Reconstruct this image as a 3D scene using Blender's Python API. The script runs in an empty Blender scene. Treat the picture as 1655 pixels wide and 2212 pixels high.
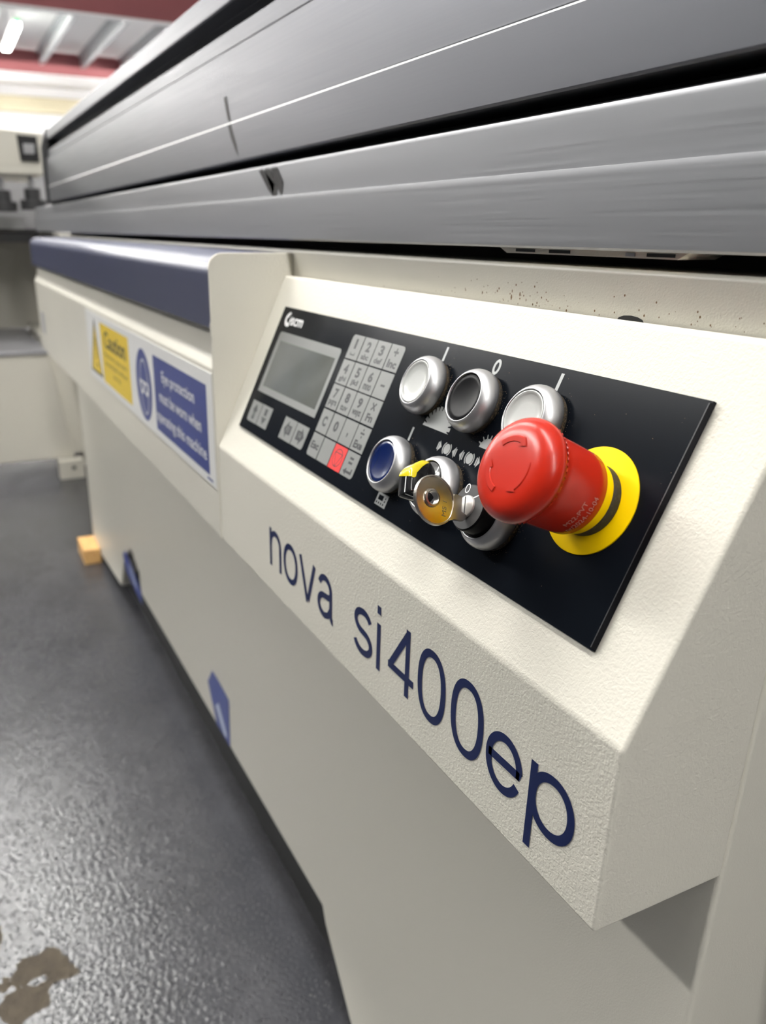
import bpy, bmesh, math, random
from mathutils import Vector, Matrix
sc = bpy.context.scene
col = sc.collection
random.seed(7)

# ------------------------------------------------------------------ camera, world, lamps, exposure
# machine coordinates below are millimetres (x along the saw, y into it, z up, floor at z = FZ)
FZ = -680.0
def V(x, y, z): return Vector((x / 1000.0, y / 1000.0, (z - FZ) / 1000.0))

cam_d = bpy.data.cameras.new('camera')
cam = bpy.data.objects.new('camera', cam_d); col.objects.link(cam); sc.camera = cam
CAM = (580.853, -233.953, 53.071)
RIGHT = Vector((0.43245154, 0.90159186, 0.01085316)); DOWN = Vector((0.32489214, -0.14458469, -0.93463381)); FWD = RIGHT.cross(-DOWN) * -1
m = Matrix((RIGHT, -DOWN, -FWD)).transposed()
cam.matrix_world = Matrix.Translation(V(*CAM)) @ m.to_4x4()
cam_d.sensor_fit = 'AUTO'; cam_d.sensor_width = 36.0
cam_d.lens = 1726.968 / 2212 * 36.0
cam_d.shift_x = (827.5 - 737.514) / 2212
cam_d.shift_y = (1159.11 - 1106.0) / 2212
cam_d.clip_start = 0.01; cam_d.clip_end = 80
cam_d.dof.use_dof = True
cam_d.dof.focus_distance = 0.335
cam_d.dof.aperture_fstop = cam_d.lens / 2.7

world = bpy.data.worlds.new('world'); sc.world = world; world.use_nodes = True
wn = world.node_tree.nodes['Background']
wn.inputs['Color'].default_value = (0.93, 0.96, 1.0, 1); wn.inputs['Strength'].default_value = 0.03
sc.view_settings.view_transform = 'Standard'; sc.view_settings.look = 'None'
sc.view_settings.gamma = 1.0; sc.view_settings.use_curve_mapping = False
sc.view_settings.exposure = 0.80
LAMP = 57.0            # emission of the batten diffusers
sc.cycles.use_denoising = True
sc.cycles.max_bounces = 8

# ------------------------------------------------------------------ materials
MAT = {}
def mat(name, color, rough=0.5, metal=0.0, spec=None, coat=0.0, emit=None, bump=None, streak=None, bevel=None, var=None):
    if name in MAT: return MAT[name]
    m_ = bpy.data.materials.new(name); m_.use_nodes = True; nt = m_.node_tree; N = nt.nodes; L = nt.links
    b = N['Principled BSDF']
    b.inputs['Base Color'].default_value = (*color, 1); b.inputs['Roughness'].default_value = rough; b.inputs['Metallic'].default_value = metal
    if spec is not None: b.inputs['Specular IOR Level'].default_value = spec
    if coat: b.inputs['Coat Weight'].default_value = coat; b.inputs['Coat Roughness'].default_value = 0.08
    if emit: b.inputs['Emission Color'].default_value = (*emit[0], 1); b.inputs['Emission Strength'].default_value = emit[1]
    geo = N.new('ShaderNodeNewGeometry')
    if bump:
        scale, dist, distort = bump
        t = N.new('ShaderNodeTexNoise'); t.inputs['Scale'].default_value = scale; t.inputs['Detail'].default_value = 2.5; t.inputs['Distortion'].default_value = distort
        L.new(geo.outputs['Position'], t.inputs['Vector'])
        bp = N.new('ShaderNodeBump'); bp.inputs['Strength'].default_value = 1.0; bp.inputs['Distance'].default_value = dist
        L.new(t.outputs['Fac'], bp.inputs['Height']); L.new(bp.outputs['Normal'], b.inputs['Normal'])
    if streak:
        mp = N.new('ShaderNodeMapping'); mp.inputs['Scale'].default_value = streak
        L.new(geo.outputs['Position'], mp.inputs['Vector'])
        t = N.new('ShaderNodeTexNoise'); t.inputs['Scale'].default_value = 1.0; t.inputs['Detail'].default_value = 6
        L.new(mp.outputs['Vector'], t.inputs['Vector'])
        r = N.new('ShaderNodeMapRange'); r.inputs['From Min'].default_value = 0.3; r.inputs['From Max'].default_value = 0.7
        r.inputs['To Min'].default_value = rough - 0.03; r.inputs['To Max'].default_value = rough + 0.05
        L.new(t.outputs['Fac'], r.inputs['Value']); L.new(r.outputs['Result'], b.inputs['Roughness'])
        mx = N.new('ShaderNodeMixRGB'); mx.inputs['Color1'].default_value = (*[c * 0.93 for c in color], 1); mx.inputs['Color2'].default_value = (*[min(1, c * 1.05) for c in color], 1)
        L.new(t.outputs['Fac'], mx.inputs['Fac']); L.new(mx.outputs['Color'], b.inputs['Base Color'])
        bp = N.new('ShaderNodeBump'); bp.inputs['Strength'].default_value = 0.12; bp.inputs['Distance'].default_value = 0.0001
        L.new(t.outputs['Fac'], bp.inputs['Height']); L.new(bp.outputs['Normal'], b.inputs['Normal'])
    if var:
        sc_, c2, lo, hi = var
        t = N.new('ShaderNodeTexNoise'); t.inputs['Scale'].default_value = sc_; t.inputs['Detail'].default_value = 4
        L.new(geo.outputs['Position'], t.inputs['Vector'])
        r = N.new('ShaderNodeValToRGB'); r.color_ramp.elements[0].position = lo; r.color_ramp.elements[1].position = hi
        r.color_ramp.elements[0].color = (*color, 1); r.color_ramp.elements[1].color = (*c2, 1)
        L.new(t.outputs['Fac'], r.inputs['Fac']); L.new(r.outputs['Color'], b.inputs['Base Color'])
    MAT[name] = m_; return m_

CREAM = (0.70, 0.675, 0.595)
cream = mat('cream_textured_paint', CREAM, 0.5, spec=0.22, bump=(620, 0.00027, 0.8))
cream_base = mat('cream_base_paint', CREAM, 0.38, spec=0.4, bump=(1000, 0.00014, 0.5))
cream_rough = mat('cream_sheet_paint', (0.68, 0.655, 0.575), 0.34, bump=(700, 0.00008, 0.5), var=(6, (0.66, 0.635, 0.56), 0.35, 0.7))
black_plate = mat('black_membrane', (0.0045, 0.006, 0.009), 0.22, spec=0.07)
black_edge = mat('black_plate_edge', (0.003, 0.003, 0.004), 0.6, spec=0.05)
grey_print = mat('grey_print', (0.30, 0.31, 0.305), 0.4)
key_grey = mat('key_grey', (0.20, 0.205, 0.20), 0.45, spec=0.3)
key_red = mat('key_red', (0.72, 0.025, 0.025), 0.4)
ink = mat('black_ink', (0.02, 0.022, 0.025), 0.5)
white_print = mat('white_print', (0.80, 0.80, 0.80), 0.5)
lcd = mat('lcd_glass', (0.10, 0.105, 0.095), 0.16, var=(14, (0.13, 0.14, 0.14), 0.3, 0.7))
navy_ink = mat('navy_vinyl', (0.003, 0.011, 0.07), 0.5, spec=0.25)
silver = mat('satin_silver', (0.50, 0.50, 0.51), 0.42, metal=0.9)
lock_silver = mat('lock_silver', (0.55, 0.53, 0.50), 0.5, metal=0.6)
brown_rubber = mat('dusty_gasket', (0.02, 0.015, 0.009), 0.9, bump=(2500, 0.0003, 0), var=(1300, (0.16, 0.105, 0.05), 0.48, 0.74))
cap_white = mat('white_lens', (0.42, 0.43, 0.415), 0.28, coat=0.4)
cap_black = mat('black_cap', (0.005, 0.005, 0.006), 0.35, spec=0.08)
cap_blue = mat('blue_lens', (0.001, 0.009, 0.065), 0.2, coat=0.15)
gloss_black = mat('gloss_black', (0.008, 0.008, 0.009), 0.14)
yellow = mat('yellow_plastic', (0.88, 0.58, 0.0), 0.5, spec=0.12)
yellow_lens = mat('yellow_lens', (0.62, 0.50, 0.01), 0.15, coat=0.5)
red = mat('red_plastic', (0.43, 0.018, 0.007), 0.26, spec=0.32)
red_mark = mat('faint_print', (0.55, 0.22, 0.17), 0.6)
dark_grey = mat('dark_grey_plastic', (0.045, 0.045, 0.047), 0.45)
nickel = mat('worn_nickel', (0.42, 0.40, 0.37), 0.30, metal=1.0)
brass = mat('brass_nickel_plating', (0.50, 0.46, 0.38), 0.24, metal=1.0, var=(75, (0.48, 0.34, 0.09), 0.42, 0.58))
stamp = mat('stamped_mark', (0.10, 0.075, 0.03), 0.5)
alu = mat('brushed_aluminium', (0.33, 0.335, 0.35), 0.42, metal=0.9, streak=(6, 700, 700))
alu_top = mat('bright_aluminium', (0.135, 0.138, 0.152), 0.46, metal=0.92, streak=(8, 1000, 1000))
edge_highlight = mat('painted_highlight', (0.95, 0.95, 0.93), 0.4, metal=0.15)  # near-white colour standing in for light caught on the beam edge
hollow = mat('dark_hollow', (0.01, 0.01, 0.011), 0.6)
ledge_brown = mat('brown_ledge', (0.13, 0.115, 0.10), 0.7)  # one even dark brown for the seat under the rail
pen = mat('black_marker', (0.03, 0.028, 0.026), 0.6, spec=0.2)
hood_blue = mat('navy_hood_paint', (0.030, 0.036, 0.085), 0.38, bump=(1500, 0.00005, 0.3))
sign_white = mat('sign_white', (0.74, 0.74, 0.73), 0.4)
sign_yellow = mat('sign_yellow', (0.78, 0.56, 0.03), 0.4)
sign_blue = mat('sign_blue', (0.035, 0.055, 0.24), 0.4)
label_blue = mat('label_blue', (0.03, 0.06, 0.30), 0.4)
label_white = mat('label_white', (0.55, 0.62, 0.78), 0.4)
wood = mat('pine_wood', (0.70, 0.42, 0.16), 0.6, var=(60, (0.60, 0.33, 0.12), 0.4, 0.7))
rafter_red = mat('red_oxide_paint', (0.30, 0.095, 0.10), 0.6)
galv = mat('galvanised_steel', (0.50, 0.51, 0.52), 0.45, metal=0.3)
white_sheet = mat('white_roof_sheet', (0.92, 0.90, 0.89), 0.6)
white_wall = mat('white_wall_paint', (0.86, 0.86, 0.88), 0.6)
duct_cream = mat('cream_beam_paint', (0.66, 0.60, 0.42), 0.5)
lamp_on = mat('lit_diffuser', (1, 1, 1), 0.5, emit=((1.0, 0.985, 0.945), LAMP))
lamp_outer = mat('lit_outer_diffuser', (1, 1, 1), 0.5, emit=((1.0, 0.985, 0.945), LAMP * 1.75))
low_fill = mat('fill_low_diffuser', (1, 1, 1), 0.5, emit=((1.0, 0.985, 0.945), LAMP * 0.8))
bay_fill = mat('fill_bay_diffuser', (1, 1, 1), 0.5, emit=((1.0, 0.985, 0.945), LAMP * 6))
lamp_seen = mat('lit_seen_diffuser', (1, 1, 1), 0.5, emit=((0.93, 1.0, 0.93), 16))
led_green = mat('green_led', (0.0, 0.6, 0.1), 0.5, emit=((0.05, 1.0, 0.2), 4))
lamp_body = mat('lamp_white', (0.8, 0.8, 0.8), 0.5)
grey_paint = mat('grey_paint', (0.36, 0.36, 0.38), 0.4)
dust = mat('sawdust', (0.45, 0.33, 0.18), 0.9)
rust = mat('rust_speck', (0.20, 0.12, 0.06), 0.9)

def floor_material():
    m_ = bpy.data.materials.new('grey_floor_paint'); m_.use_nodes = True; nt = m_.node_tree; N = nt.nodes; L = nt.links
    b = N['Principled BSDF']; b.inputs['Specular IOR Level'].default_value = 0.55
    geo = N.new('ShaderNodeNewGeometry')
    big = N.new('ShaderNodeTexNoise'); big.inputs['Scale'].default_value = 9; big.inputs['Detail'].default_value = 5; L.new(geo.outputs['Position'], big.inputs['Vector'])
    ra = N.new('ShaderNodeValToRGB'); ra.color_ramp.elements[0].position = 0.3; ra.color_ramp.elements[1].position = 0.75
    ra.color_ramp.elements[0].color = (0.036, 0.037, 0.042, 1); ra.color_ramp.elements[1].color = (0.058, 0.059, 0.066, 1)
    L.new(big.outputs['Fac'], ra.inputs['Fac'])
    # worn brown patch in the paint, near the left of the view
    sub = N.new('ShaderNodeVectorMath'); sub.operation = 'SUBTRACT'; p = V(-128, -266, FZ); sub.inputs[1].default_value = p
    L.new(geo.outputs['Position'], sub.inputs[0])
    ln = N.new('ShaderNodeVectorMath'); ln.operation = 'LENGTH'; L.new(sub.outputs['Vector'], ln.inputs[0])
    n2 = N.new('ShaderNodeTexNoise'); n2.inputs['Scale'].default_value = 16; n2.inputs['Detail'].default_value = 3; L.new(geo.outputs['Position'], n2.inputs['Vector'])
    ad = N.new('ShaderNodeMath'); ad.operation = 'MULTIPLY_ADD'; L.new(n2.outputs['Fac'], ad.inputs[0]); ad.inputs[1].default_value = 0.34; L.new(ln.outputs['Value'], ad.inputs[2])
    lt = N.new('ShaderNodeMath'); lt.operation = 'LESS_THAN'; L.new(ad.outputs[0], lt.inputs[0]); lt.inputs[1].default_value = 0.205
    n3 = N.new('ShaderNodeTexNoise'); n3.inputs['Scale'].default_value = 70; L.new(geo.outputs['Position'], n3.inputs['Vector'])
    rb = N.new('ShaderNodeValToRGB'); rb.color_ramp.elements[0].color = (0.022, 0.015, 0.008, 1); rb.color_ramp.elements[1].color = (0.075, 0.058, 0.036, 1)
    L.new(n3.outputs['Fac'], rb.inputs['Fac'])
    mx = N.new('ShaderNodeMixRGB'); L.new(lt.outputs[0], mx.inputs['Fac']); L.new(ra.outputs['Color'], mx.inputs['Color1']); L.new(rb.outputs['Color'], mx.inputs['Color2'])
    L.new(mx.outputs['Color'], b.inputs['Base Color'])
    rr = N.new('ShaderNodeMapRange'); rr.inputs['To Min'].default_value = 0.13; rr.inputs['To Max'].default_value = 0.8; L.new(lt.outputs[0], rr.inputs['Value']); L.new(rr.outputs['Result'], b.inputs['Roughness'])
    t1 = N.new('ShaderNodeTexNoise'); t1.inputs['Scale'].default_value = 190; t1.inputs['Detail'].default_value = 3; L.new(geo.outputs['Position'], t1.inputs['Vector'])
    t2 = N.new('ShaderNodeTexVoronoi'); t2.inputs['Scale'].default_value = 200; t2.inputs['Randomness'].default_value = 1.0; L.new(geo.outputs['Position'], t2.inputs['Vector'])
    md = N.new('ShaderNodeMapRange'); md.interpolation_type = 'SMOOTHSTEP'; md.inputs['From Min'].default_value = 0.0; md.inputs['From Max'].default_value = 0.34; md.inputs['To Min'].default_value = 1.0; md.inputs['To Max'].default_value = 0.0
    L.new(t2.outputs['Distance'], md.inputs['Value'])
    ms_ = N.new('ShaderNodeMath'); ms_.operation = 'MULTIPLY'; L.new(t1.outputs['Fac'], ms_.inputs[0]); ms_.inputs[1].default_value = 0.30
    mc = N.new('ShaderNodeMath'); mc.operation = 'MULTIPLY'; L.new(md.outputs['Result'], mc.inputs[0]); L.new(big.outputs['Fac'], mc.inputs[1])
    hm = N.new('ShaderNodeMath'); hm.operation = 'ADD'; L.new(mc.outputs[0], hm.inputs[0]); L.new(ms_.outputs[0], hm.inputs[1])
    bp = N.new('ShaderNodeBump'); bp.inputs['Strength'].default_value = 1.0; bp.inputs['Distance'].default_value = 0.0030
    L.new(hm.outputs[0], bp.inputs['Height']); L.new(bp.outputs['Normal'], b.inputs['Normal'])
    return m_
floor_mat = floor_material()

# ------------------------------------------------------------------ mesh helpers
class MB:
    def __init__(s): s.bm = bmesh.new(); s.mats = []
    def mi(s, m_):
        if m_ not in s.mats: s.mats.append(m_)
        return s.mats.index(m_)
    def poly(s, pts, m_):
        f = s.bm.faces.new([s.bm.verts.new(p) for p in pts]); f.material_index = s.mi(m_); return f
    def prism(s, pts, d, m_, side=None):
        """closed outline pts (list of Vector), swept by vector d"""
        a = [s.bm.verts.new(p) for p in pts]; b = [s.bm.verts.new(p + d) for p in pts]; n = len(pts)
        i = s.mi(m_); j = s.mi(side or m_)
        for q, mm in ((a, i), (b[::-1], i)):
            f = s.bm.faces.new(q); f.material_index = mm
        for k in range(n):
            f = s.bm.faces.new((a[k], b[k], b[(k + 1) % n], a[(k + 1) % n])); f.material_index = j
    def box(s, x0, x1, y0, y1, z0, z1, m_):
        s.prism([V(x0, y0, z0), V(x0, y1, z0), V(x0, y1, z1), V(x0, y0, z1)], V(x1, 0, 0) - V(x0, 0, 0), m_)
    def lathe(s, fr, cx, cs, prof, m_, n=64, closed_top=True):
        rings = []
        for r, h in prof:
            if r < 1e-6: rings.append([s.bm.verts.new(fr(cx, cs, h))])
            else: rings.append([s.bm.verts.new(fr(cx + r * math.cos(2 * math.pi * k / n), cs + r * math.sin(2 * math.pi * k / n), h)) for k in range(n)])
        i = s.mi(m_)
        for a, b in zip(rings, rings[1:]):
            for k in range(n):
                k2 = (k + 1) % n
                if len(a) == 1: vs = (a[0], b[k], b[k2])
                elif len(b) == 1: vs = (a[k], b[0], a[k2])
                else: vs = (a[k], b[k], b[k2], a[k2])
                f = s.bm.faces.new(vs); f.material_index = i; f.smooth = True
    def tube(s, p, q, r, m_, n=16):
        d = q - p; u = d.orthogonal().normalized(); w = d.normalized().cross(u)
        s.prism([p + (u * math.cos(2 * math.pi * k / n) + w * math.sin(2 * math.pi * k / n)) * (r / 1000) for k in range(n)], d, m_)
    def ribbon(s, fn, pts, w, m_, t=0.15, closed=False):
        """stroke of width w along 2D points; fn(u, v, h) -> Vector"""
        n = len(pts); L_ = []; R_ = []
        for k in range(n):
            a = pts[k - 1] if (k > 0 or closed) else None
            b = pts[(k + 1) % n] if (k < n - 1 or closed) else None
            c = pts[k]
            d1 = Vector((c[0] - a[0], c[1] - a[1])).normalized() if a is not None else None
            d2 = Vector((b[0] - c[0], b[1] - c[1])).normalized() if b is not None else None
            if d1 is None: d1 = d2
            if d2 is None: d2 = d1
            n1 = Vector((-d1.y, d1.x)); n2 = Vector((-d2.y, d2.x)); nn = (n1 + n2)
            if nn.length < 1e-6: nn = n1
            nn.normalize(); k_ = min(2.2, 1 / max(0.3, nn.dot(n1)))
            L_.append((c[0] + nn.x * w / 2 * k_, c[1] + nn.y * w / 2 * k_)); R_.append((c[0] - nn.x * w / 2 * k_, c[1] - nn.y * w / 2 * k_))
        i = s.mi(m_); vl = [s.bm.verts.new(fn(*q, t)) for q in L_]; vr = [s.bm.verts.new(fn(*q, t)) for q in R_]
        for k in range(n if closed else n - 1):
            k2 = (k + 1) % n
            f = s.bm.faces.new((vl[k], vr[k], vr[k2], vl[k2])); f.material_index = i
    def flat(s, fn, pts, m_, h=0.15):
        return s.poly([fn(u, v, h) for u, v in pts], m_)
    def text(s, fn, txt, x0, y0, x1, y1, m_, h=0.2, fit=True, bold=0.0):
        """writes txt into the box (x0, y0 bottom)-(x1, y1 top) of a 2D frame; the glyph bounds fill the box"""
        cu = bpy.data.curves.new('t', 'FONT'); cu.body = txt; cu.resolution_u = 4; cu.offset = bold
        ob = bpy.data.objects.new('t', cu); col.objects.link(ob)
        me = bpy.data.meshes.new_from_object(ob)
        xs = [v.co.x for v in me.vertices]; ys = [v.co.y for v in me.vertices]
        ax, bx_, ay, by = min(xs), max(xs), min(ys), max(ys)
        sx = (x1 - x0) / (bx_ - ax); sy = (y1 - y0) / (by - ay)
        if not fit: sx = sy = min(sx, sy)
        i = s.mi(m_); vs = [s.bm.verts.new(fn(x0 + (v.co.x - ax) * sx, y0 + (v.co.y - ay) * sy, h)) for v in me.vertices]
        for p in me.polygons:
            try: f = s.bm.faces.new([vs[k] for k in p.vertices]); f.material_index = i
            except ValueError: pass
        bpy.data.objects.remove(ob); bpy.data.curves.remove(cu); bpy.data.meshes.remove(me)
    def build(s, name, parent=None, bevel=0, seg=2, smooth=False, recalc=True, angle=35):
        if recalc: bmesh.ops.recalc_face_normals(s.bm, faces=s.bm.faces)
        vs = [v.co for v in s.bm.verts]
        c = Vector(((min(v.x for v in vs) + max(v.x for v in vs)) / 2, (min(v.y for v in vs) + max(v.y for v in vs)) / 2, min(v.z for v in vs)))
        root = parent
        if parent is None: off = c
        else:
            off = Vector(parent['_o']) if '_o' in parent else Vector()
        for v in s.bm.verts: v.co -= off
        me = bpy.data.meshes.new(name); s.bm.to_mesh(me); s.bm.free()
        for m_ in s.mats: me.materials.append(m_)
        o = bpy.data.objects.new(name, me); col.objects.link(o)
        if parent is not None: o.parent = parent; o['_o'] = tuple(off)
        else: o.location = off; o['_o'] = tuple(off)
        if smooth:
            for p in me.polygons: p.use_smooth = True
        if bevel:
            b = o.modifiers.new('bevel', 'BEVEL'); b.width = bevel / 1000; b.segments = seg; b.limit_method = 'ANGLE'; b.angle_limit = math.radians(angle); b.harden_normals = False
            for p in me.polygons: p.use_smooth = True
            w = o.modifiers.new('wn', 'WEIGHTED_NORMAL'); w.keep_sharp = True
        return o

def empty(name, loc, label, cat, group=None):
    o = bpy.data.objects.new(name, None); col.objects.link(o); o.location = loc; o['_o'] = tuple(loc)
    o.empty_display_size = 0.05
    return tag(o, label, cat, group)
def tag(o, label=None, cat=None, group=None, kind=None):
    if label: o['label'] = label
    if cat: o['category'] = cat
    if group: o['group'] = group
    if kind: o['kind'] = kind
    return o
def note(o, label): o['label'] = label; return o

TILT = 0.42879112376053596; SN, CS = math.sin(TILT), math.cos(TILT)
def S(x, s, h=0.0): return V(x, -s * SN - h * CS, -s * CS + h * SN)      # point on the sloped face: s down the slope, h out of it
PT = 1.6                                                                   # thickness of the face plate
def gx(x): return 580.85 + (x - 580.85) * (1 - PT / 234.8)
def gs(s): return 49 + (s - 49) * (1 - PT / 234.8)
def P2(x, s, h=0.0): return S(gx(x), gs(s), PT + h)                      # on the front of the face plate
def PU(u, v, h=0.0): return P2(u, -v, h)                                  # same with v pointing up the slope
YF = -49.86
def F(x, z, h=0.0): return V(x, YF - h, z)                               # on the front plane of the saw
def yfr(y):
    return lambda x, z, h=0.0: V(x, y - h, z)

# ------------------------------------------------------------------ the setting
def struct(mb, name, **k):
    o = mb.build(name, **k); o['kind'] = 'structure'; return o
b = MB(); b.box(-24200, 7000, -9000, 9000, FZ - 60, FZ, floor_mat); struct(b, 'floor')
b = MB(); b.box(-24200, -24000, -9000, 9000, FZ, 3900, white_wall); struct(b, 'wall_far')
b = MB(); b.box(-24200, 7000, -4600, 9000, 3480, 3560, white_sheet); struct(b, 'ceiling')
b = MB(); b.box(-24000, 7000, 8800, 9000, FZ, 3480, white_wall); struct(b, 'wall_back')

def rafter(x, label):
    b = MB(); b.box(x - 10, x + 10, -4600, 8790, 3010, 3420, rafter_red)
    b.box(x - 90, x + 90, -4600, 8790, 3400, 3420, rafter_red)
    o = b.build('roof_beam'); tag(o, label, 'beam', 'red roof beams')
    f = MB(); f.box(x - 90, x + 90, -4600, 8790, 2990, 3010, white_sheet); note(f.build('bottom_flange', o), 'pale lower flange')
rafter(-13400, 'nearer dark red steel roof beam crossing the top left corner')
rafter(-18900, 'farther dark red steel roof beam below the grey purlins')
for y, lab in ((350, 'grey purlin at the left picture edge, away from the lit lamp'), (1130, 'grey purlin close to the left of the lit tube lamp'), (2260, 'first grey purlin to the right of the lit tube lamp'),
               (3070, 'second grey purlin to the right of the lit tube lamp'), (3890, 'third grey purlin to the right of the lamp, partly behind the carriage'), (4700, 'grey purlin almost hidden behind the aluminium carriage')):
    b = MB(); b.box(-18880, -13420, y - 6, y + 6, 3180, 3400, galv); b.box(-18880, -13420, y, y + 75, 3180, 3188, galv); b.box(-18880, -13420, y - 75, y, 3392, 3400, galv)
    tag(b.build('purlin'), lab, 'purlin', 'steel purlins under the roof')
b = MB(); b.box(-23990, -23700, -4600, 8700, 2860, 3230, duct_cream); tag(b.build('wall_beam', bevel=60), 'cream beam running along the far white wall below the roof', 'beam')

def lamp(x0, x1, y, label, led=False, m_=None, wb=58):
    b = MB(); b.box(x0, x1, y - wb, y + wb, 3052, 3110, lamp_body)
    b.box(x0 + 300, x0 + 310, y - 5, y + 5, 3110, 3480, lamp_body); b.box(x1 - 310, x1 - 300, y - 5, y + 5, 3110, 3480, lamp_body)
    o = b.build('tube_lamp'); tag(o, label, 'lamp', 'tube lamps under the roof')
    d = MB(); d.box(x0 + 10, x1 - 10, y - 60, y + 60, 2990, 3051, m_ or lamp_on); d.build('diffuser', o)
    if led:
        g = MB(); g.box(x1 + 5, x1 + 60, y - 25, y + 25, 3010, 3060, led_green); g.build('indicator_light', o)
lamp(-16700, -14650, 1430, 'lit tube lamp hanging between the two red roof beams', led=True, m_=lamp_seen)
for x0, w in ((-11500, 'far end of the hall'), (-8200, 'part beyond the saw'), (-4900, 'far end of the saw'), (-1100, 'control box'), (1900, 'end nearest the viewer, added to light the end faces'), (4400, 'open end of the hall, added to light the end faces')):
    if x0 in (-8200, -4900): lamp(x0, x0 + 2500, -3300, 'unseen bright tube lamp of the outer row, level with the ' + w, m_=lamp_outer)
    lamp(x0, x0 + 2500, -550, 'unseen tube lamp of the aisle row, level with the ' + w, m_=low_fill if x0 == 1900 else None)  # the two lamps nearest the viewer are added fill for the end faces
for x0, w in ((-22800, 'between the far roof beam and the end wall'), (-17200, 'in the far roof bay')):  # unseen fill lamps, added to brighten the roof and far wall
    for y, v in ((-4200, 'outer'), (-1400, 'middle'), (5900, 'inner')):
        lamp(x0, x0 + 2500, y, 'unseen %s tube lamp added as fill, hanging %s' % (v, w), m_=low_fill if x0 < -20000 else bay_fill, wb=10)
lamp(-22800, -20300, 1430, 'unseen tube lamp added as fill, hanging behind the far roof beam', m_=low_fill)  # added fill for the far wall too

# ------------------------------------------------------------------ saw base
saw = empty('panel_saw', V(-450, 300, FZ), 'long cream panel saw with a navy hood, standing on the grey floor', 'saw')
XR = 419.67; XL = -29.19; YB = 17.0
b = MB()
pts = [(-1330, 40.6), (-1330, -668), (-985, -640), (-930, -565), (-845, -505), (-775, -528), (-775, -569), (29, -566), (36, -582), (122, -680), (XR, -680), (XR, 40.6)]
b.prism([V(x, YB, z) for x, z in pts], V(0, 620, 0) - V(0, 0, 0), cream_base)
note(b.build('base_cabinet', saw, bevel=2.5, seg=3, angle=12), 'cream steel base of the saw')
b = MB(); b.box(-1230, 395, 46, 560, -680, -480, hollow); note(b.build('plinth', saw), 'black recessed plinth')
b = MB(); b.box(-1500, 900, 60, 500, 38, 47.5, ledge_brown); b.build('rail_seat', saw)
# sign cover
b = MB(); pr = [(YB, -189.5), (YF, -189.5), (YF, -49), (YF + 5, -39), (YF + 8, -24), (YF + 8, -12), (YB, -12)]
b.prism([V(-1310, y, z) for y, z in pr], V(XL - 2.4, 0, 0) - V(-1310, 0, 0), cream_rough)
note(b.build('front_cover', saw, bevel=1.2, seg=3, angle=12), 'cream cover under the hood')
b = MB(); b.flat(F, [(-1262, -108), (-1205, -108), (-1205, -150), (-1262, -150)], grey_paint, 0.4)
note(b.build('rating_label', saw), 'small grey label')
# hood
b = MB(); pr = [(YB, -18.5), (YF + 2.5, -18.5), (YF - 0.5, -17)]
for k in range(9):
    a = math.radians(180 - 90 * k / 8); pr.append((YF - 0.5 + 15 + 15 * math.cos(a), 21.5 + 15 * math.sin(a)))
pr += [(YB, 37.5)]
b.prism([V(-1318, y, z) for y, z in pr], V(XL - 2.4, 0, 0) - V(-1318, 0, 0), hood_blue)
note(b.build('hood', saw, bevel=0.8, seg=2, angle=40), 'navy blue painted hood')
# end plate
b = MB(); pr = [(22, -189.5), (YF - 1.2, -189.5), (YF - 1.2, -24), (YF - 1.8, -22), (YF - 1.8, -14), (YF - 1.2, -12)]
for k in range(9):
    a = math.radians(180 - 90 * k / 8); pr.append((YF - 1.2 + 11 + 11 * math.cos(a), 27 + 11 * math.sin(a)))
pr += [(16.9, 38), (16.9, 24), (22, 22)]
pr = [(min(y, 16.95), z) for y, z in pr if not (y == 22 and z == 22)]
b.prism([V(XL - 2.4, y, z) for y, z in pr], V(2.4, 0, 0) - V(0, 0, 0), cream)
note(b.build('end_plate', saw, bevel=0.7, seg=2, angle=40), 'cream end plate with a rounded corner')
# fixed guide rail (lower aluminium profile)
b = MB(); Y1 = 10.0
pr = [(Y1 + 1, 47.4), (Y1, 48.4), (Y1, 75.6), (Y1 + 0.35, 79.0), (Y1 + 2.8, 79.1), (Y1 + 2.8, 99.6), (Y1 + 3.4, 102.0), (Y1 + 6.5, 103.2), (Y1 + 22, 103.6), (Y1 + 22, 98), (160, 98), (160, 47.4)]
b.prism([V(-1740, y, z) for y, z in pr], V(1800, 0, 0) - V(-1740, 0, 0), alu)
rail = note(b.build('guide_rail', saw, bevel=0.06, seg=1, angle=20), 'lower brushed aluminium rail')
b = MB(); b.prism([V(x, 14, z) for x, z in [(242, 47.4), (248, 44.9), (352, 44.9), (357, 47.4)]], V(0, 20, 0) - V(0, 0, 0), cream_base)
for x in (262, 286, 344): b.box(x - 7, x + 7, 13.8, 14, 45.6, 46.9, hollow)
b.box(326, 331, 13.6, 14.0, 45.5, 46.8, silver)
note(b.build('rail_bracket', rail), 'cream clamp plate under the rail')
b = MB()
for x0, x1, z0, z1, x2, x3 in ((-89, -78, 102.5, 84, -58, -68), (-76, -64, 102.5, 82, -52, -60), (-62, -48, 102.5, 84, -40, -47)):
    b.flat(yfr(Y1 + 2.7), [(x0, min(z0, 99)), (x1, min(z0, 99)), (x2 + 4, z1 + 4), (x2, z1 - 5), (x3, z1)], pen, 0.15)
for x0, x1 in ((-86, -80), (-74, -66), (-60, -50)):
    b.poly([V(x0 - 3, Y1 + 3.9, 101.7), V(x1 - 3, Y1 + 3.9, 101.7), V(x1, Y1 + 2.6, 99.5), V(x0, Y1 + 2.6, 99.5)], pen)
b.build('marker_scribble', rail)
b = MB(); b.box(-1600, 900, 34, 90, 98.5, 109, hollow); note(b.build('slide_way', saw), 'black gap between rail and carriage')
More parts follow.
